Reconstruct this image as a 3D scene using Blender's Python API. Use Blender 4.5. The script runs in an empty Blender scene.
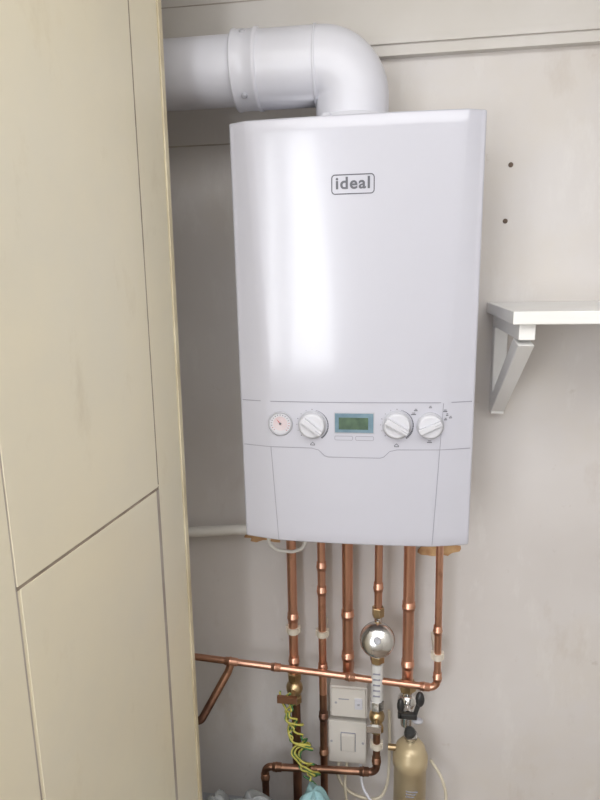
import bpy, math, random
from mathutils import Vector, Matrix
random.seed(4)
S=bpy.context.scene
# ---------------------------------------------------------------- materials
def mat(name,col,rough=.5,metal=0.,col2=None,scale=6.,lo=.35,hi=.65,bump=0.,bscale=40.,coat=0.,detail=4.,stretch=(1,1,1),spec=.5,crough=.05):
    m=bpy.data.materials.new(name);m.use_nodes=True;nt=m.node_tree
    b=nt.nodes["Principled BSDF"]
    b.inputs["Base Color"].default_value=(*col,1);b.inputs["Roughness"].default_value=rough
    b.inputs["Metallic"].default_value=metal;b.inputs["Coat Weight"].default_value=coat
    b.inputs["Specular IOR Level"].default_value=spec
    b.inputs["Coat Roughness"].default_value=crough
    tc=nt.nodes.new("ShaderNodeTexCoord");mp=nt.nodes.new("ShaderNodeMapping");mp.inputs["Scale"].default_value=stretch
    nt.links.new(tc.outputs["Object"],mp.inputs[0])
    if col2:
        n=nt.nodes.new("ShaderNodeTexNoise");n.inputs["Scale"].default_value=scale;n.inputs["Detail"].default_value=detail
        nt.links.new(mp.outputs[0],n.inputs["Vector"])
        r=nt.nodes.new("ShaderNodeValToRGB");r.color_ramp.elements[0].position=lo;r.color_ramp.elements[1].position=hi
        r.color_ramp.elements[0].color=(*col,1);r.color_ramp.elements[1].color=(*col2,1)
        nt.links.new(n.outputs["Fac"],r.inputs[0]);nt.links.new(r.outputs[0],b.inputs["Base Color"])
    if bump:
        n2=nt.nodes.new("ShaderNodeTexNoise");n2.inputs["Scale"].default_value=bscale;n2.inputs["Detail"].default_value=3
        nt.links.new(mp.outputs[0],n2.inputs["Vector"])
        bp=nt.nodes.new("ShaderNodeBump");bp.inputs["Strength"].default_value=bump;bp.inputs["Distance"].default_value=.003
        nt.links.new(n2.outputs["Fac"],bp.inputs["Height"]);nt.links.new(bp.outputs[0],b.inputs["Normal"])
    return m
def overlay(m,col,scale,lo,hi,fac,stretch=(1,1,1)):
    """a second layer of blotches / scuffs mixed over the base colour"""
    nt=m.node_tree;b=nt.nodes["Principled BSDF"];src=b.inputs["Base Color"].links[0].from_socket
    tc=nt.nodes.new("ShaderNodeTexCoord");mp=nt.nodes.new("ShaderNodeMapping");mp.inputs["Scale"].default_value=stretch;mp.inputs["Location"].default_value=(3.1*scale%7,1.7,scale%5)
    n=nt.nodes.new("ShaderNodeTexNoise");n.inputs["Scale"].default_value=scale;n.inputs["Detail"].default_value=6;n.inputs["Roughness"].default_value=.65
    r=nt.nodes.new("ShaderNodeMapRange");r.inputs["From Min"].default_value=lo;r.inputs["From Max"].default_value=hi;r.inputs["To Max"].default_value=fac
    mx=nt.nodes.new("ShaderNodeMix");mx.data_type='RGBA';mx.inputs["B"].default_value=(*col,1)
    nt.links.new(tc.outputs["Object"],mp.inputs[0]);nt.links.new(mp.outputs[0],n.inputs["Vector"]);nt.links.new(n.outputs["Fac"],r.inputs["Value"])
    nt.links.new(r.outputs[0],mx.inputs["Factor"]);nt.links.new(src,mx.inputs["A"]);nt.links.new(mx.outputs["Result"],b.inputs["Base Color"])
M={}
M['wall']=mat("painted_wall",(.67,.64,.625),.55,col2=(.605,.57,.55),scale=2.6,lo=.42,hi=.72,bump=.22,bscale=8)
overlay(M['wall'],(.66,.60,.51),1.9,.48,.68,.45)
overlay(M['wall'],(.40,.31,.23),7,.58,.78,.40,(1,1,.45))
overlay(M['wall'],(.30,.22,.15),24,.66,.80,.40,(1,1,.8))
overlay(M['wall'],(.76,.74,.72),18,.58,.74,.4,(1,1,.35))
M['room']=mat("room_paint",(.66,.64,.60),.7,col2=(.62,.60,.56),scale=2)
M['trimw']=mat("trim_paint",(.66,.63,.60),.5,col2=(.61,.575,.53),scale=4,bump=.15,bscale=12)
M['groove']=mat("dark_joint",(.26,.21,.16),.8,col2=(.38,.32,.25),scale=30)
M['hole']=mat("plug_hole",(.10,.07,.05),.8,col2=(.18,.13,.10),scale=60)
M['softg']=mat("filled_joint",(.36,.31,.27),.8,col2=(.50,.45,.40),scale=14)
M['cup']=mat("old_cream_gloss",(.76,.715,.59),.30,col2=(.71,.66,.53),scale=2.5,bump=.25,bscale=5,stretch=(1,1,.4))
overlay(M['cup'],(.52,.44,.30),14,.60,.78,.5,(1,1,.5))
overlay(M['cup'],(.82,.74,.55),1.7,.46,.66,.6)
M['cupedge']=mat("cream_edge",(.74,.67,.50),.38,col2=(.56,.48,.33),scale=9)
M['white']=mat("boiler_enamel",(.525,.525,.585),.30,col2=(.515,.515,.577),scale=2,coat=.65,crough=.12)
M['whitep']=mat("white_plastic",(.68,.68,.735),.34,col2=(.65,.65,.705),scale=10)
M['pvc']=mat("waste_pipe_plastic",(.80,.78,.74),.35,col2=(.76,.73,.68),scale=10)
M['knobp']=mat("knob_plastic",(.62,.62,.66),.3,col2=(.60,.60,.64),scale=10)
M['shelfw']=mat("shelf_paint",(.86,.86,.85),.4,col2=(.82,.81,.79),scale=8)
M['line']=mat("grey_seam",(.31,.31,.36),.6,col2=(.27,.27,.32),scale=20)
M['ink']=mat("print_ink",(.10,.10,.12),.5,col2=(.13,.13,.15),scale=20)
M['lcd']=mat("lcd_glass",(.14,.22,.28),.12,col2=(.20,.30,.36),scale=50)
M['lcd2']=mat("lcd_segment",(.06,.10,.07),.25,col2=(.10,.16,.10),scale=60)
M['grey']=mat("grey_plastic",(.44,.44,.48),.4,col2=(.41,.41,.45),scale=20)
M['pink']=mat("gauge_face",(.62,.50,.52),.4,col2=(.66,.58,.60),scale=60)
M['red']=mat("gauge_red",(.55,.08,.07),.4,col2=(.5,.07,.06),scale=60)
M['cu']=mat("copper",(.74,.42,.30),.36,1.,col2=(.52,.27,.18),scale=14,lo=.45,hi=.75,stretch=(1,1,.35))
overlay(M['cu'],(.30,.16,.10),30,.60,.76,.7,(1,1,.5))
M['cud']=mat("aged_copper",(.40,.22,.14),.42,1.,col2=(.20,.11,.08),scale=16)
M['brass']=mat("brass",(.62,.47,.27),.36,1.,col2=(.42,.31,.18),scale=25)
M['gold']=mat("filter_body",(.58,.48,.31),.36,.35,col2=(.52,.42,.26),scale=12)
M['chrome']=mat("chrome",(.78,.77,.76),.20,1.,col2=(.66,.66,.66),scale=10)
M['black']=mat("black_plastic",(.02,.02,.022),.4,col2=(.035,.035,.035),scale=20)
M['clip']=mat("cream_clip",(.70,.64,.55),.5,col2=(.62,.56,.46),scale=20)
M['elec']=mat("socket_plastic",(.74,.71,.67),.35,col2=(.69,.66,.61),scale=8)
M['green']=mat("earth_green",(.05,.17,.06),.45,col2=(.08,.22,.08),scale=20)
M['yellow']=mat("earth_yellow",(.60,.55,.12),.45,col2=(.50,.46,.10),scale=20)
M['cable']=mat("pale_cable",(.66,.60,.48),.5,col2=(.6,.54,.42),scale=20)
M['label']=mat("paper_label",(.72,.72,.70),.6,col2=(.62,.62,.62),scale=60)
M['plaster']=mat("bare_plaster",(.46,.25,.12),.9,col2=(.64,.42,.22),scale=45,bump=.6,bscale=60)
M['teal']=mat("teal_cloth",(.26,.45,.48),.9,col2=(.34,.53,.55),scale=12,bump=.6)
M['greyc']=mat("grey_cloth",(.38,.40,.40),.9,col2=(.28,.29,.30),scale=12,bump=.6)
M['basket']=mat("basket_plastic",(.55,.56,.58),.4,col2=(.5,.5,.53),scale=12)
M['floor']=mat("vinyl_floor",(.26,.20,.15),.5,col2=(.20,.15,.11),scale=5,stretch=(1,6,1))
M['curtain']=mat("curtain_cloth",(.75,.75,.76),.9,col2=(.70,.70,.72),scale=20)
nt=M['curtain'].node_tree;tr=nt.nodes.new("ShaderNodeBsdfTranslucent");tr.inputs[0].default_value=(.8,.8,.82,1);mx=nt.nodes.new("ShaderNodeMixShader");mx.inputs[0].default_value=.6
nt.links.new(nt.nodes["Principled BSDF"].outputs[0],mx.inputs[1]);nt.links.new(tr.outputs[0],mx.inputs[2]);nt.links.new(mx.outputs[0],nt.nodes["Material Output"].inputs[0])
M['glassf']=mat("upvc_frame",(.78,.78,.78),.3,col2=(.75,.75,.75),scale=10)

# ---------------------------------------------------------------- mesh builder
class B:
    def __init__(s,name): s.n=name;s.v=[];s.f=[];s.m=[];s.sm=[];s.mats=[]
    def mi(s,k):
        if k not in s.mats: s.mats.append(k)
        return s.mats.index(k)
    def add(s,vs,fs,k,smooth=False):
        o=len(s.v);s.v+= [tuple(v) for v in vs];i=s.mi(k)
        for f in fs: s.f.append([o+a for a in f]);s.m.append(i);s.sm.append(smooth)
    def box(s,x0,x1,y0,y1,z0,z1,k,fn=None):
        vs=[(x,y,z) for x in (x0,x1) for y in (y0,y1) for z in (z0,z1)]
        if fn: vs=[fn(*v) for v in vs]
        s.add(vs,[(0,1,3,2),(4,6,7,5),(0,4,5,1),(2,3,7,6),(0,2,6,4),(1,5,7,3)],k)
    def hexa(s,vs,k): s.add(vs,[(0,1,3,2),(4,6,7,5),(0,4,5,1),(2,3,7,6),(0,2,6,4),(1,5,7,3)],k)
    def lathe(s,p0,d,prof,k,n=24,smooth=True):
        p0=Vector(p0);d=Vector(d).normalized();u=d.orthogonal().normalized();w=d.cross(u)
        vs=[];fs=[]
        for t,r in prof:
            for j in range(n):
                a=2*math.pi*j/n;vs.append(p0+d*t+(u*math.cos(a)+w*math.sin(a))*r)
        for i in range(len(prof)-1):
            for j in range(n):
                fs.append((i*n+j,i*n+(j+1)%n,(i+1)*n+(j+1)%n,(i+1)*n+j))
        s.add(vs,fs,k,smooth)
        L=len(prof)-1
        s.add([vs[j] for j in range(n)],[tuple(range(n))[::-1]],k)
        s.add([vs[L*n+j] for j in range(n)],[tuple(range(n))],k)
    def cyl(s,p0,p1,r,k,n=24,bev=0):
        p0=Vector(p0);p1=Vector(p1);L=(p1-p0).length
        pr=[(0,r),(L,r)] if not bev else [(0,r-bev),(bev,r),(L-bev,r),(L,r-bev)]
        s.lathe(p0,p1-p0,pr,k,n)
    def sweep(s,pts,r,k,n=16,fil=0.,seg=8,cap=True):
        P=[Vector(p) for p in pts]
        if fil:
            Q=[P[0]]
            for i in range(1,len(P)-1):
                a=(P[i-1]-P[i]);b=(P[i+1]-P[i]);ang=a.angle(b)
                if abs(ang-math.pi)<.03: Q.append(P[i]);continue
                tl=min(fil/math.tan(ang/2),a.length*.49,b.length*.49);rr=tl*math.tan(ang/2)
                c=P[i]+(a.normalized()+b.normalized()).normalized()*(rr/math.sin(ang/2))
                s0=P[i]+a.normalized()*tl-c;s1=P[i]+b.normalized()*tl-c;tot=s0.angle(s1)
                for q in range(seg+1):
                    t=q/seg;Q.append(c+(s0*math.sin((1-t)*tot)+s1*math.sin(t*tot))/math.sin(tot))
            Q.append(P[-1]);P=Q
        T=[]
        for i in range(len(P)):
            a=P[max(i-1,0)];b=P[min(i+1,len(P)-1)];T.append((b-a).normalized())
        u=T[0].orthogonal().normalized();vs=[];fs=[]
        for i,p in enumerate(P):
            u=(u-T[i]*u.dot(T[i])).normalized();w=T[i].cross(u)
            for j in range(n):
                a=2*math.pi*j/n;vs.append(p+(u*math.cos(a)+w*math.sin(a))*r)
        for i in range(len(P)-1):
            for j in range(n): fs.append((i*n+j,i*n+(j+1)%n,(i+1)*n+(j+1)%n,(i+1)*n+j))
        s.add(vs,fs,k,True)
        if cap:
            s.add(vs[:n],[tuple(range(n))[::-1]],k);s.add(vs[-n:],[tuple(range(n))],k)
    def sphere(s,c,r,k,sx=1,sy=1,sz=1,n=20):
        vs=[];fs=[];h=n//2
        for i in range(h+1):
            t=math.pi*i/h
            for j in range(n):
                a=2*math.pi*j/n
                vs.append((c[0]+r*sx*math.sin(t)*math.cos(a),c[1]+r*sy*math.sin(t)*math.sin(a),c[2]+r*sz*math.cos(t)))
        for i in range(h):
            for j in range(n): fs.append((i*n+j,(i+1)*n+j,(i+1)*n+(j+1)%n,i*n+(j+1)%n))
        s.add(vs,fs,k,True)
    def done(s,bevel=0.,parent=None):
        me=bpy.data.meshes.new(s.n);me.from_pydata(s.v,[],s.f)
        for k in s.mats: me.materials.append(M[k])
        me.polygons.foreach_set("material_index",s.m);me.polygons.foreach_set("use_smooth",s.sm);me.update()
        o=bpy.data.objects.new(s.n,me);S.collection.objects.link(o)
        import bmesh
        bm=bmesh.new();bm.from_mesh(me);bmesh.ops.recalc_face_normals(bm,faces=bm.faces);bm.to_mesh(me);bm.free()
        if bevel:
            md=o.modifiers.new("bevel","BEVEL");md.width=bevel;md.segments=2;md.limit_method='ANGLE';md.angle_limit=math.radians(50)
        if parent: o.parent=parent
        return o

# ---------------------------------------------------------------- room shell
XL,XR,YF,H=-1.45,1.1,-2.8,2.5
b=B("wall_back");b.box(XL-.1,XR+.1,0,.1,0,H,'wall')
b.box(XL,-.19,-.0012,.0,1.879,1.8812,'softg')
b.done()
b=B("wall_left");b.box(XL-.1,XL,YF-.1,0,0,H,'room');b.done()
b=B("wall_right");b.box(XR,XR+.1,YF-.1,0,0,H,'room');b.done()
b=B("floor");b.box(XL-.1,XR+.1,YF-.1,.1,-.1,0,'floor');b.done()
b=B("ceiling");b.box(XL-.1,XR+.1,YF-.1,.1,H,H+.1,'room');b.done()
WX0,WX1,WZ0,WZ1=-1.35,-.28,1.0,2.42
b=B("wall_front")
b.box(XL,WX0,YF-.1,YF,0,H,'room');b.box(WX1,XR,YF-.1,YF,0,H,'room')
b.box(WX0,WX1,YF-.1,YF,0,WZ0,'room');b.box(WX0,WX1,YF-.1,YF,WZ1,H,'room');b.done()
b=B("window_1")
for x0,x1,z0,z1 in ((WX0,WX0+.05,WZ0,WZ1),(WX1-.05,WX1,WZ0,WZ1),(WX0,WX1,WZ0,WZ0+.05),(WX0,WX1,WZ1-.04,WZ1),(-.86,-.79,WZ0,WZ1)):
    b.box(x0,x1,YF-.07,YF-.01,z0,z1,'glassf')
b.box(WX0-.03,WX1+.03,YF-.02,YF+.08,WZ0-.03,WZ0,'glassf')
b.done(.004)
# tied-back curtains: the inner edges sweep in a curve
b=B("curtain")
for (xa,xb,lean) in ((-1.40,-1.04,-.16),(-.84,-.69,.05),(-.47,-.16,.20)):
    n=60;vs=[];fs=[];Zs=[.9+.11*i for i in range(15)]
    for i in range(n+1):
        u=i/n;x=xa+(xb-xa)*u;y=YF+.13+.024*math.sin(u*34)+.012*math.sin(u*15+1)
        e=u if lean<0 else 1-u
        for z in Zs:
            t=(2.44-z)/1.54;vs.append((x+lean*e*math.sin(t*1.8)**2+.02*math.sin(t*7+u*5),y+.01*t,z))
    m_=len(Zs)
    for i in range(n):
        for q in range(m_-1): fs.append((m_*i+q,m_*(i+1)+q,m_*(i+1)+q+1,m_*i+q+1))
    b.add(vs,fs,'curtain',True)
b.cyl((-1.43,YF+.13,2.45),(-.05,YF+.13,2.45),.010,'glassf')
b.done()
# board along the top of the back wall
b=B("trim_1");b.box(XL,XR,-.018,0,2.017,H,'trimw');b.box(XL,XR,-.024,0,2.036,2.048,'trimw')
b.box(XL,XR,-.0187,-.018,2.128,2.130,'softg');b.done(.003)
b=B("baseboard_back");b.box(-1.4,XR,-.016,0,0,.11,'trimw');b.done(.003)

# wall marks
def patch(name,cx,cz,w,h,seed):
    random.seed(seed);n=26;vs=[(cx,-.003,cz)];ring=[]
    for i in range(n):
        a=2*math.pi*i/n;r=1+random.uniform(-.28,.22)
        vs.append((cx+w*r*math.cos(a),-.0025,cz+h*r*math.sin(a)))
    for i in range(n): ring.append((cx+(vs[i+1][0]-cx)*1.05,0,cz+(vs[i+1][2]-cz)*1.05))
    vs+=ring
    fs=[(0,1+i,1+(i+1)%n) for i in range(n)]+[(1+i,1+n+i,1+n+(i+1)%n,1+(i+1)%n) for i in range(n)]
    b=B(name);b.add(vs,fs,'plaster');b.done()
patch("bare_plaster_patch",-.222,1.028,.050,.018,1);patch("bare_plaster_patch",.172,1.014,.040,.023,2)
b=B("screw_holes")
for x,z,r in ((.286,1.817,.0048),(.281,1.713,.0048),(.287,1.400,.004)):
    b.lathe((x,0,z),(0,-1,0),[(0,r),(.002,r*.9),(.0022,r*.5)],'hole',14)
b.done()

# ---------------------------------------------------------------- cupboard (left, slightly out of square, leaning)
def cf(d,s,z):   # d: proud of face, s: distance from far end toward the viewer
    x=-.291-s*.1277+d*.9918-(1.42-z)*.0127
    y=-.32-s*.9918-d*.1277
    return (x,y,z)
b=B("cupboard")
def cb(d0,d1,s0,s1,z0,z1,k): b.box(d0,d1,s0,s1,z0,z1,k,fn=cf)
cb(-.55,0,0,.72,.0,2.44,'cup')
cb(0,.003,0,.010,0.02,2.44,'cupedge')
cb(0,.001,.014,.089,.02,2.44,'cup')
cb(0.0,.002,.0945,.408,1.2975,2.38,'cup')
cb(0.0,.002,.100,.404,.08,1.2925,'cup')
cb(0,.001,.4105,.70,.02,2.44,'cup')
cb(0,.0006,.089,.0945,1.30,2.38,'groove');cb(0,.0006,.089,.1,.08,1.292,'softg');cb(0,.0006,.4075,.4105,.08,2.38,'softg');cb(0,.0006,.09,.41,1.2920,1.2980,'groove')
b.done(.0010)

# ---------------------------------------------------------------- boiler
Z0,Z1=1.156,1.856
def foldx(z):
    if z>1.411: return .147+(z-1.411)/(Z1-1.411)*.021
    return .134+(z-Z0)/(1.411-Z0)*.013
def fy(x,z):
    xf=foldx(z);ax=abs(x);y0=-.2965+.22*min(ax,xf)**2
    if ax>xf:
        t=min((ax-xf)/(.1915-xf),1);y0=y0+(-.279-y0)*(t*.75+.25*t*t)
    return y0
zs=[Z0,Z0+.001,Z0+.0035]+[Z0+.0035+(Z1-.0065-Z0)*i/40 for i in range(1,41)]+[Z1-.001,Z1]
vs=[];cols=None;RC=.0055
for zi,z in enumerate(zs):
    ins=0
    if zi in(0,len(zs)-1): ins=.0028
    elif zi in(1,len(zs)-2): ins=.0010
    xf=foldx(z);row=[(-.1975,-.004),(-.1975,-.26),(-.1975,-.2735)]
    for a in (20,45,70): row.append((-.192-RC*math.cos(math.radians(a)),-.2735-RC*math.sin(math.radians(a))))
    for i in range(6): row.append((-.192+(.192-xf)*i/6,None))
    for i in range(29): row.append((-xf+2*xf*i/28,None))
    for i in range(1,7): row.append((xf+(.192-xf)*i/6,None))
    for a in (70,45,20): row.append((.192+RC*math.cos(math.radians(a)),-.2735-RC*math.sin(math.radians(a))))
    row+=[(.1975,-.2735),(.1975,-.26),(.1975,-.004)]
    cols=len(row)
    for x,y in row:
        if y is None: y=fy(x,z)
        if y<-.2: y+=ins
        vs.append((x*(1-ins*2),y,z))
fs=[]
for i in range(len(zs)-1):
    for j in range(cols-1): fs.append((i*cols+j,i*cols+j+1,(i+1)*cols+j+1,(i+1)*cols+j))
boiler=bpy.data.objects.new("combi_boiler",None);S.collection.objects.link(boiler)
b=B("casing");b.add(vs,fs,'white',True)
L=len(zs)-1
b.add(vs[:cols],[tuple(range(cols))],'white');b.add(vs[L*cols:],[tuple(range(cols))[::-1]],'white')
b.add([vs[0],vs[cols-1],vs[L*cols+cols-1],vs[L*cols]],[(0,1,2,3)],'white')
o=b.done(parent=boiler)
b=B("connection_plate");b.box(-.175,.19,-.2,-.02,Z0-.006,Z0+.001,'grey');b.done(.001,boiler)
def ribbon(b,pts,w,k='line',off=.0005,seg=14,closed=False):
    P=[]
    for i in range(len(pts)-1):
        for t in range(seg): P.append((pts[i][0]+(pts[i+1][0]-pts[i][0])*t/seg,pts[i][1]+(pts[i+1][1]-pts[i][1])*t/seg))
    P.append(pts[-1]);vs=[];fs=[]
    for i,(x,z) in enumerate(P):
        a=P[max(i-1,0)];c=P[min(i+1,len(P)-1)];dx,dz=c[0]-a[0],c[1]-a[1];l=math.hypot(dx,dz) or 1
        nx,nz=-dz/l*w/2,dx/l*w/2
        for sgn in (1,-1):
            xx,zz=x+nx*sgn,z+nz*sgn;vs.append((xx,fy(xx,zz)-off,zz))
    for i in range(len(P)-1): fs.append((2*i,2*i+1,2*i+3,2*i+2))
    b.add(vs,fs,k,True)
b=B("panel_seams")
ribbon(b,[(-.193,1.411),(.193,1.412)],.0014)
ribbon(b,[(-.193,1.331),(-.072,1.331),(-.060,1.328),(-.050,1.318),(-.044,1.316),(.044,1.316),(.050,1.318),(.060,1.328),(.072,1.331),(.193,1.332)],.0012)
ribbon(b,[(.146,1.411),(.134,1.160)],.0010);ribbon(b,[(-.143,1.331),(-.134,1.160)],.0010)
b.done(parent=boiler)
b=B("logo_frame")
def rr(cx,cz,w,h,r,n=6):
    P=[]
    for (sx,sz,a0) in ((1,1,0),(-1,1,90),(-1,-1,180),(1,-1,270)):
        for i in range(n+1):
            a=math.radians(a0+90*i/n);P.append((cx+sx*(w/2-r)+r*math.cos(a),cz+sz*(h/2-r)+r*math.sin(a)))
    P.append(P[0]);return P
ribbon(b,rr(-.001,1.7555,.065,.028,.005),.0017,'ink',seg=1)
b.done(parent=boiler)
def text(name,body,x,z,size,k,par,off=.0006,ext=.0002,bold=0.):
    cu=bpy.data.curves.new(name,"FONT");cu.body=body;cu.size=size;cu.align_x='CENTER';cu.align_y='CENTER';cu.extrude=ext;cu.offset=bold
    cu.materials.append(M[k]);o=bpy.data.objects.new(name,cu);S.collection.objects.link(o)
    o.location=(x,fy(x,z)-off,z);o.rotation_euler=(math.pi/2,0,0);o.parent=par;return o
t=text("logo_text","ideal",-.001,1.7565,.0245,'ink',boiler,bold=.0006);t.data.space_character=1.12;t.scale=(1.06,1,1)
def ticks(b,x,z,r,a0,a1,n,k='ink',l=.004):
    for i in range(n):
        a=math.radians(a0+(a1-a0)*i/(n-1));ca,sa=math.cos(a),math.sin(a)
        ribbon(b,[(x+r*ca,z+r*sa),(x+(r+l)*ca,z+(r+l)*sa)],.0008+.0006*(i%3==0),k,seg=1)
def knob(name,x,z,r,ang):
    b=B(name);y=fy(x,z)
    b.lathe((x,y+.001,z),(0,-1,0),[(0,r*1.08),(.0025,r*1.08),(.003,r*1.0)],'grey',36)
    b.lathe((x,y-.0015,z),(0,-1,0),[(0,r*.98),(.008,r*.94),(.010,r*.88),(.0105,r*.80)],'knobp',36)
    ca,sa=math.cos(ang),math.sin(ang);h=r*.90;w=r*.22
    def q(u,v,d): return (x+u*ca-v*sa,y-d,z+u*sa+v*ca)
    b.hexa([q(-h,-w,.008),q(-h,-w,.019),q(-h,w,.008),q(-h,w,.019),q(h,-w,.008),q(h,-w*.8,.019),q(h,w,.008),q(h,w*.8,.019)],'knobp')
    b.hexa([q(h*.4,-w*.15,.018),q(h*.4,-w*.15,.0194),q(h*.4,w*.15,.018),q(h*.4,w*.15,.0194),q(h*.95,-w*.15,.018),q(h*.95,-w*.15,.0194),q(h*.95,w*.15,.018),q(h*.95,w*.15,.0194)],'grey')
    b.done(.0008,boiler)
knob("heating_knob",-.070,1.372,.0225,math.radians(-38));knob("hot_water_knob",.071,1.374,.0225,math.radians(-30));knob("mode_knob",.125,1.373,.021,math.radians(25))
b=B("dial_markings")
for (x,z) in ((-.070,1.372),(.071,1.374)):
    ticks(b,x,z,.0258,225,90,7,l=.0016)
    for i in range(22):   # printed crescent that thickens clockwise
        a0=math.radians(75-6*i);a1=math.radians(75-6*i-5.0);w=.0006+.0026*(i/22)
        P=[(x+R*math.cos(a),z+R*math.sin(a)) for R,a in ((.0258,a0),(.0258,a1),(.0258+w,a1),(.0258+w,a0))]
        b.add([(p[0],fy(*p)-.0006,p[1]) for p in P],[(0,1,2,3)],'ink')
for (x,z) in ((-.070,1.3375),(.071,1.3375)):
    ribbon(b,[(x-.004,z),(x,z+.004),(x+.004,z)],.0012,'ink',seg=1);ribbon(b,[(x-.004,z-.001),(x+.004,z-.001)],.0012,'ink',seg=1)
for (x,z,w) in ((.098,1.392,.004),(.1015,1.3985,.003),(.125,1.4035,.0025),(.149,1.397,.0035),(.150,1.383,.0025),(.1525,1.3905,.002),(.125,1.3445,.004),(.158,1.386,.0025)):
    ribbon(b,[(x-w,z),(x+w,z)],.0015,'ink',seg=1);ribbon(b,[(x-w*.6,z+.0025),(x+w*.7,z+.0025)],.0012,'ink',seg=1)
b.done(parent=boiler)
b=B("pressure_gauge");x,z=-.125,1.373;y=fy(x,z)
b.lathe((x,y+.002,z),(0,-1,0),[(0,.0215),(.004,.0215),(.005,.020),(.005,.0185),(.0035,.018)],'grey',36)
b.lathe((x,y+.001,z),(0,-1,0),[(0,.018),(.003,.018)],'knobp',36)
b.lathe((x,y+.001,z),(0,-1,0),[(0,.0125),(.0033,.0125)],'pink',36)
def gq(r,a,d=.0028): return (x+r*math.cos(a),y-d,z+r*math.sin(a))
for i in range(17):
    a=math.radians(225-17*i);w=.03
    b.add([gq(.014,a-w),gq(.014,a+w),gq(.0163,a+w),gq(.0163,a-w)],[(0,1,2,3)],'red' if i>12 or i<2 else 'ink')
b.add([gq(.004,2.2-3.14159,.0034),gq(.0010,2.2+1.57,.0034),gq(.012,2.2,.0034),gq(.0010,2.2-1.57,.0034)],[(0,1,2,3)],'red')
b.lathe((x,y-.002,z),(0,-1,0),[(0,.002),(.002,.002)],'ink',12)
b.done(parent=boiler)
yd=fy(0,1.37)
b=B("display")
b.box(-.0330,.0340,yd-.0012,yd+.003,1.3585,1.3945,'grey');b.box(-.0315,.0325,yd-.0018,yd+.002,1.360,1.393,'lcd')
b.box(-.025,.024,yd-.0022,yd-.0015,1.3655,1.386,'lcd2')
b.done(.0006,boiler)
b=B("buttons")
for x0,x1 in ((-.032,-.002),(.003,.033)):
    ribbon(b,rr((x0+x1)/2,1.3500,x1-x0,.007,.002),.0009,'line',seg=1)
b.done(parent=boiler)

# ---------------------------------------------------------------- flue
b=B("flue_pipe");fz=1.967;fyy=-.15;fx=-.010
b.sweep([(XL,fyy,fz+.002),(-.19,fyy,fz+.002)],.0565,'whitep',40)
b.lathe((-.212,fyy,fz+.001),(1,0,0),[(0,.058),(.001,.0645),(.004,.0655),(.007,.0635),(.036,.0635),(.039,.0655),(.044,.0655),(.047,.061)],'whitep',40)
b.sweep([(-.175,fyy,fz),(fx,fyy,fz),(fx,fyy,Z1+.0005)],.0625,'whitep',40,fil=.068,seg=18)
b.lathe((-.068,fyy,fz),(-1,0,0),[(0,.0625),(.001,.0643),(.004,.0643),(.005,.0625)],'whitep',40)
b.lathe((fx,fyy,Z1+.0003),(0,0,1),[(0,.071),(.006,.071),(.008,.067),(.020,.067),(.023,.064),(.025,.0605)],'whitep',40)
for a in (40,140):
    for xx in (-.190,):
        c=Vector((xx,fyy-.063*math.sin(math.radians(a)),fz+.063*math.cos(math.radians(a))));d=Vector((0,-math.sin(math.radians(a)),math.cos(math.radians(a))))
        b.lathe(c,d,[(0,.005),(.003,.005),(.004,.003)],'grey',10)
b.lathe((-.05,fyy-.06,1.860),(0,0,1),[(0,.009),(.016,.009),(.018,.007)],'whitep',14)
b.done()

# ---------------------------------------------------------------- shelf
b=B("shelf");b.box(.254,.95,-.262,-.0003,1.535,1.556,'shelfw')
for bx in (.267,.80):
    x0,x1=bx,bx+.026
    b.box(x0,x1,-.026,-.0003,1.330,1.535,'shelfw')
    b.box(x0,x1,-.248,-.02,1.508,1.535,'shelfw')
    b.hexa([(x0,-.248,1.499),(x0,-.205,1.508),(x0,-.026,1.335),(x0,-.024,1.372),(x1,-.248,1.499),(x1,-.205,1.508),(x1,-.026,1.335),(x1,-.024,1.372)],'shelfw')
b.done(.0015)

# ---------------------------------------------------------------- copper pipes
def coup(b,x,y,z,r,k='cu',h=.022,ax=(0,0,1)):
    p=Vector((x,y,z))-Vector(ax)*h/2
    b.lathe(p,ax,[(0,r+.0004),(.001,r+.0016),(h*.3,r+.0016),(h*.34,r+.0026),(h*.46,r+.0026),(h*.5,r+.0016),(h-.001,r+.0016),(h,r+.0004)],k,20)
def hexnut(b,p,ax,r,h,k): 
    b.lathe(p,ax,[(0,r*.92),(.0015,r),(h-.0015,r),(h,r*.92)],k,6,False)
def clip(b,x,y,z,r):
    b.lathe((x,y,z-.007),(0,0,1),[(0,r+.004),(.014,r+.004)],'clip',18)
    b.box(x-.008,x+.008,y+r*.6,-.0005,z-.007,z+.007,'clip')
    b.box(x-r-.006,x-r*.5,y-.004,y+.008,z-.006,z+.008,'clip');b.box(x+r*.5,x+r+.006,y-.004,y+.008,z-.006,z+.008,'clip')
ZT=Z0-.006
# 1
b=B("copper_pipe");b.cyl((-.152,-.055,.70),(-.152,-.055,ZT),.0108,'cu');clip(b,-.152,-.055,.822,.0105)
coup(b,-.152,-.055,.855,.0105);hexnut(b,(-.152,-.055,1.118),(0,0,1),.019,.026,'brass');coup(b,-.152,-.055,.742,.0105)
hexnut(b,(-.152,-.055,.694),(0,0,1),.017,.018,'brass');b.cyl((-.152,-.055,.648),(-.152,-.055,.70),.014,'brass')
b.sphere((-.152,-.058,.672),.020,'brass');hexnut(b,(-.152,-.055,.632),(0,0,1),.017,.018,'brass')
b.cyl((-.152,-.06,.672),(-.152,-.098,.672),.007,'brass');b.box(-.185,-.140,-.106,-.098,.665,.681,'cud')
b.cyl((-.152,-.055,.0),(-.150,-.055,.64),.0108,'cud');b.done()
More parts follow.
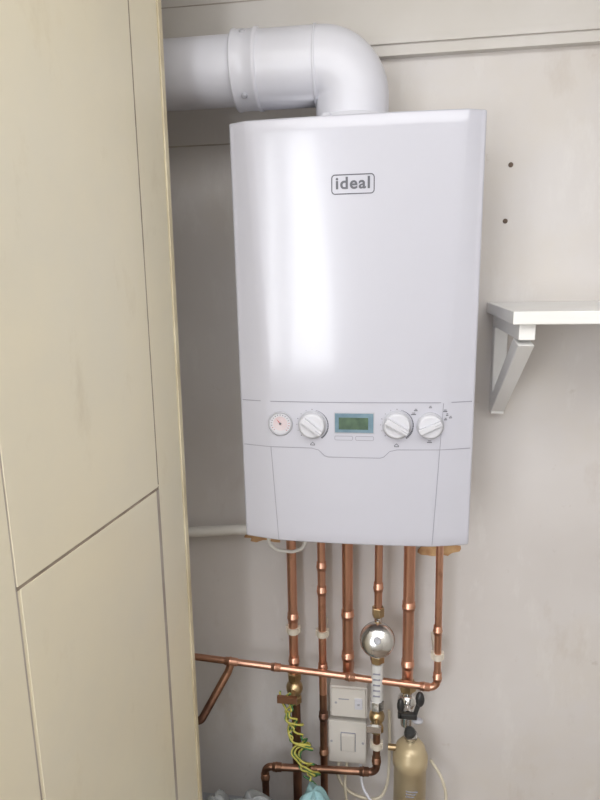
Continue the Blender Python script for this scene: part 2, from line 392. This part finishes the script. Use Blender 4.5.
# 2
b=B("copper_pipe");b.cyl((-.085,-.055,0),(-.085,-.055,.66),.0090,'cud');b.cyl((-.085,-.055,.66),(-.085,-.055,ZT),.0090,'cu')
for z in (.985,.925,.73): coup(b,-.085,-.055,z,.009)
coup(b,-.085,-.055,.60,.009,'cud');coup(b,-.085,-.055,.50,.009,'cud')
clip(b,-.085,-.055,.818,.009);hexnut(b,(-.085,-.055,1.12),(0,0,1),.016,.024,'brass');b.done()
# 3
b=B("copper_pipe");b.sweep([(-.027,-.055,ZT),(-.027,-.055,.705),(-.027,-.0005,.705)],.0122,'cu',20,fil=.016)
for z in (.87,.765): coup(b,-.027,-.055,z,.0122)
hexnut(b,(-.027,-.055,1.118),(0,0,1),.019,.026,'brass');b.done()
# 4 with labelled valve and lower run
b=B("copper_pipe");b.cyl((.041,-.08,.89),(.042,-.08,ZT),.0085,'cu');b.cyl((.041,-.08,.80),(.041,-.08,.90),.0085,'chrome')
hexnut(b,(.041,-.08,.885),(0,0,1),.0135,.022,'brass');hexnut(b,(.042,-.08,1.12),(0,0,1),.016,.024,'brass');coup(b,.041,-.08,.955,.0085)
b.cyl((.040,-.08,.766),(.040,-.08,.80),.011,'brass');hexnut(b,(.040,-.08,.772),(0,0,1),.016,.018,'brass')
b.cyl((.040,-.08,.675),(.040,-.08,.770),.0135,'label')
for i in range(5):   # printed lines on the wrap-round label
    z=.692+i*.014
    b.box(.031,.031+.010+.006*((i*3)%3==0),-.0945,-.0925,z,z+.003,'line')
hexnut(b,(.040,-.08,.652),(0,0,1),.016,.024,'chrome');b.cyl((.040,-.08,.60),(.040,-.08,.655),.012,'brass')
b.sphere((.040,-.08,.632),.018,'brass');b.cyl((.04,-.08,.632),(.04,-.118,.632),.006,'brass');b.box(.018,.05,-.125,-.117,.625,.64,'chrome')
hexnut(b,(.040,-.08,.592),(0,0,1),.0155,.018,'brass');clip(b,.040,-.08,.555,.0085)
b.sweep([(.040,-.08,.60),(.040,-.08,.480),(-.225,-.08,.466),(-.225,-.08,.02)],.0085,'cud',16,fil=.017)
coup(b,.040,-.08,.512,.0085,'cud');coup(b,.012,-.08,.4785,.0085,'cud',ax=(1,0,.05));coup(b,-.195,-.08,.4675,.0085,'cud',ax=(1,0,.05));coup(b,-.225,-.08,.437,.0085,'cud')
coup(b,-.11,-.08,.472,.0085,'cud',ax=(1,0,.05));b.done()
b=B("shock_arrestor");d=Vector((0,-.88,.47)).normalized();c=Vector((.040,-.0865,.835))
prof=[(0,.012),(.008,.013),(.012,.030),(.018,.036),(.026,.037),(.028,.0355),(.031,.0375),(.034,.036)]
for i in range(1,9):
    a=math.radians(i*11);prof.append((.034+.020*math.sin(a),.036*math.cos(a)+.0005))
b.lathe(c,d,prof,'chrome',36);b.lathe(c+d*.0535,d,[(0,.008),(.003,.008),(.004,.006)],'grey',16)
b.done()
# 5
b=B("copper_pipe");b.cyl((.108,-.055,.70),(.107,-.055,ZT),.0125,'cu',24);coup(b,.1075,-.055,.90,.0125);coup(b,.108,-.055,.755,.0125)
hexnut(b,(.107,-.055,1.118),(0,0,1),.020,.028,'brass')
hexnut(b,(.108,-.058,.690),(0,0,1),.020,.020,'brass');b.cyl((.108,-.06,.60),(.108,-.058,.70),.014,'chrome');b.sphere((.108,-.06,.662),.022,'chrome')
b.cyl((.108,-.06,.662),(.108,-.100,.662),.007,'chrome');b.done()
b=B("magnetic_filter");fx2,fy2=.116,-.094
b.lathe((fx2,fy2,.30),(0,0,1),[(0,.028),(.006,.0365),(.225,.0365),(.228,.039),(.250,.039),(.254,.036),(.270,.033),(.282,.024),(.285,.012)],'gold',40)
b.lathe((fx2,fy2,.584),(0,0,1),[(0,.010),(.010,.010),(.012,.015),(.022,.015),(.026,.010),(.030,.010)],'chrome',20)
b.lathe((fx2-.004,fy2-.004,.606),(.2,-.5,1),[(0,.011),(.014,.013),(.018,.009)],'black',20)
b.lathe((fx2,fy2,.325),(0,0,1),[(0,.0368),(.090,.0368)],'label',40)
b.box(fx2-.016,fx2+.002,fy2-.0376,fy2-.036,.392,.408,'ink')
for i in range(3): b.box(fx2-.010,fx2+.008+.004*i,fy2-.0372,fy2-.034,.470+i*.007,.472+i*.007,'line')
b.cyl((fx2-.050,fy2,.565),(fx2-.03,fy2,.565),.007,'brass',14)
b.done()
b=B("isolation_valve")
b.box(.086,.128,-.112,-.1005,.655,.668,'black');b.sphere((.134,-.100,.70),.010,'black',1,1,1.8);b.sphere((.092,-.112,.69),.009,'black',.9,1,2)
b.box(.088,.096,-.112,-.104,.655,.69,'black');b.cyl((.124,-.102,.662),(.133,-.1,.695),.005,'black')
b.sphere((.130,-.100,.645),.009,'grey',1.4,1,.7);b.done(.002)
# 6 + horizontal crossing pipe
b=B("copper_pipe");b.sweep([(.167,-.08,ZT),(.172,-.08,.716),(-.42,-.08,.753)],.0077,'cu',16,fil=.018)
clip(b,.1705,-.08,.797,.0077);coup(b,.1718,-.08,.745,.0077);coup(b,.145,-.08,.7175,.0077,ax=(1,0,-.06));coup(b,.1695,-.08,.86,.0077);coup(b,-.02,-.08,.728,.0077,ax=(1,0,-.06))
hexnut(b,(.167,-.08,1.12),(0,0,1),.0145,.024,'brass')
coup(b,-.19,-.08,.7385,.0077,ax=(1,0,-.06));coup(b,-.295,-.08,.745,.0077,ax=(1,0,-.06),h=.03)
b.sweep([(-.295,-.08,.742),(-.302,-.088,.722),(-.352,-.15,.640),(-.50,-.155,.63)],.0090,'cud',16,fil=.012)
b.done()
b=B("condensate_pipe");b.sweep([(-1.4,-.04,.945),(-.215,-.04,1.062),(-.190,-.055,1.12),(-.190,-.055,ZT)],.0115,'pvc',20,fil=.03);b.done()
b=B("white_cable");b.sweep([(-.200,-.1,ZT+.002),(-.192,-.1,1.055),(-.175,-.1,1.040),(-.14,-.1,1.038),(-.118,-.1,1.048),(-.110,-.1,1.08),(-.112,-.1,ZT+.002)],.0038,'pvc',10,fil=.02);b.done()

# ---------------------------------------------------------------- electrics
b=B("fused_spur");b.box(-.070,.017,-.040,-.0005,.590,.672,'elec');b.box(-.066,.013,-.046,-.038,.594,.668,'elec')
b.box(-.012,.006,-.049,-.045,.618,.646,'whitep');b.box(-.006,.0,-.0505,-.048,.629,.634,'grey')
b.lathe((-.056,-.046,.631),(0,-1,0),[(0,.003),(.001,.003)],'grey',10);b.box(-.05,-.025,-.0465,-.045,.640,.643,'line');b.done(.0018)
b=B("light_switch");b.box(-.074,.013,-.034,-.0005,.462,.574,'elec');b.box(-.076,.015,-.041,-.033,.461,.576,'elec')
b.box(-.046,-.010,-.0425,-.040,.494,.547,'line')
b.hexa([(-.044,-.041,.496),(-.044,-.0445,.496),(-.044,-.041,.545),(-.044,-.0500,.545),(-.012,-.041,.496),(-.012,-.0445,.496),(-.012,-.041,.545),(-.012,-.0500,.545)],'elec')
for x in (-.068,.007): b.lathe((x,-.041,.52),(0,-1,0),[(0,.003),(.001,.003)],'grey',10)
b.done(.0012)
def smooth(P,n=10):
    P=[Vector(p) for p in P];Q=[]
    for i in range(len(P)-1):
        p0=P[max(i-1,0)];p1=P[i];p2=P[i+1];p3=P[min(i+2,len(P)-1)]
        for j in range(n):
            t=j/n;Q.append(.5*((2*p1)+(-p0+p2)*t+(2*p0-5*p1+4*p2-p3)*t*t+(-p0+3*p1-3*p2+p3)*t**3))
    Q.append(P[-1]);return Q
# earth bonding cable loosely wound in front of pipe 1
b=B("earth_cable");random.seed(11)
for ph,k,turn in ((0,'green',3.1),(.35,'yellow',3.1),(2.6,'green',4.3),(2.9,'yellow',4.3),(4.6,'green',2.4),(4.9,'yellow',2.4)):
    P=[]
    jr=random.Random(int(turn*10))
    jit=[(jr.uniform(-.006,.006),jr.uniform(-.004,.004)) for _ in range(40)]
    for i in range(33):
        t=i/32;a=ph+t*2*math.pi*turn;r=.016+.008*math.sin(t*7+turn)
        P.append((-.168+.058*t**1.2+r*math.cos(a)+jit[i][0],-.088+r*.7*math.sin(a)+jit[i][1]-(.002 if k=='yellow' else 0),.680-.225*t))
    b.sweep(smooth(P,5),.0022,k,8)
b.sweep(smooth([(-.13,-.09,.46),(-.09,-.1,.43),(-.06,-.1,.30),(-.02,-.10,.03)]),.0024,'green',8)
b.done()
b=B("loose_cable")
b.sweep(smooth([(-.05,-.03,.458),(-.052,-.05,.43),(-.02,-.06,.395),(.04,-.06,.385),(.065,-.05,.42),(.070,-.03,.50),(.068,-.02,.60)]),.0035,'cable',10)
b.sweep(smooth([(-.03,-.03,.458),(-.035,-.05,.43),(-.03,-.07,.38),(0,-.06,.2),(.01,-.03,.02)]),.0035,'cable',10)
b.sweep(smooth([(0,-.03,.458),(.01,-.06,.41),(.05,-.08,.37),(.065,-.05,.33),(.065,-.03,.02)]),.0032,'whitep',10)
b.sweep(smooth([(.165,-.05,.50),(.19,-.07,.47),(.20,-.08,.42),(.18,-.1,.38),(.17,-.06,.3),(.17,-.03,.02)]),.0035,'cable',10)
b.done()

# ---------------------------------------------------------------- laundry basket with cloths (only its contents reach the frame)
b=B("laundry_basket")
def ring(z,g): return [(-.36-g,-.305-g*.3,z),(-.035+g,-.305-g*.3,z),(-.035+g,-.125,z),(-.36-g,-.125,z)]
for (za,ga,zb,gb) in ((0.001,-.04,.40,0),(.40,.008,.42,.008)):
    A=ring(za,ga);C=ring(zb,gb);b.add(A+C,[(0,1,5,4),(1,2,6,5),(2,3,7,6),(3,0,4,7)],'basket')
b.add(ring(0.001,-.04),[(0,1,2,3)],'basket')
def heap(cx,cy,cz,rx,ry,rz,k,sd):
    vs=[];fs=[];n=36;h=12
    for i in range(h+1):
        t=(math.pi/2)*i/h
        for j in range(n):
            a=2*math.pi*j/n;w=1+.10*math.sin(3*a+sd+t*2)+.07*math.sin(7*a-sd+t*5)
            vs.append((cx+rx*w*math.sin(t)*math.cos(a),cy+ry*w*math.sin(t)*math.sin(a),cz+rz*math.cos(t)*(1+.15*math.sin(5*a+t*6+sd)*math.sin(t))))
    for i in range(h):
        for j in range(n): fs.append((i*n+j,(i+1)*n+j,(i+1)*n+(j+1)%n,i*n+(j+1)%n))
    b.add(vs,fs,k,True)
heap(-.092,-.205,.38,.055,.065,.158,'teal',1.);heap(-.225,-.215,.36,.095,.070,.150,'greyc',2.3);heap(-.31,-.21,.36,.04,.06,.14,'greyc',4.)
b.done()

# ---------------------------------------------------------------- lights, world, camera
w=bpy.data.worlds.new("World");S.world=w;w.use_nodes=True
sk=w.node_tree.nodes.new("ShaderNodeTexSky");sk.sky_type='HOSEK_WILKIE'
w.node_tree.links.new(sk.outputs[0],w.node_tree.nodes["Background"].inputs[0]);w.node_tree.nodes["Background"].inputs[1].default_value=.6
def area(name,loc,rot,sx,sy,p,col):
    l=bpy.data.lights.new(name,'AREA');l.shape='RECTANGLE';l.size=sx;l.size_y=sy;l.energy=p;l.color=col
    o=bpy.data.objects.new(name,l);S.collection.objects.link(o);o.location=loc;o.rotation_euler=rot;return o
area("window_daylight",((WX0+WX1)/2,YF-.12,(WZ0+WZ1)/2),(math.pi/2,0,0),WX1-WX0,WZ1-WZ0,50,(.95,.97,1.))
area("ceiling_fill",(.25,-1.75,H-.02),(0,0,0),1.5,1.5,30,(.99,.99,1))  # added soft fill under the ceiling to brighten the closed room, no fitting there
yaw,pit,rol=map(math.radians,(8.30,12.39,1.19))
F0=Vector((-math.sin(yaw),math.cos(yaw),0));R0=Vector((math.cos(yaw),math.sin(yaw),0));Zv=Vector((0,0,1))
F=math.cos(pit)*F0-math.sin(pit)*Zv;U0=math.sin(pit)*F0+math.cos(pit)*Zv
R=math.cos(rol)*R0-math.sin(rol)*U0;U=math.cos(rol)*U0+math.sin(rol)*R0
cam=bpy.data.cameras.new("camera");co=bpy.data.objects.new("camera",cam);S.collection.objects.link(co)
co.matrix_world=Matrix(((R[0],U[0],-F[0],.052),(R[1],U[1],-F[1],-1.27),(R[2],U[2],-F[2],1.631),(0,0,0,1)))
cam.sensor_fit='VERTICAL';cam.sensor_height=32;cam.lens=24;cam.clip_start=.02;S.camera=co
S.view_settings.view_transform='Standard';S.view_settings.look='None'
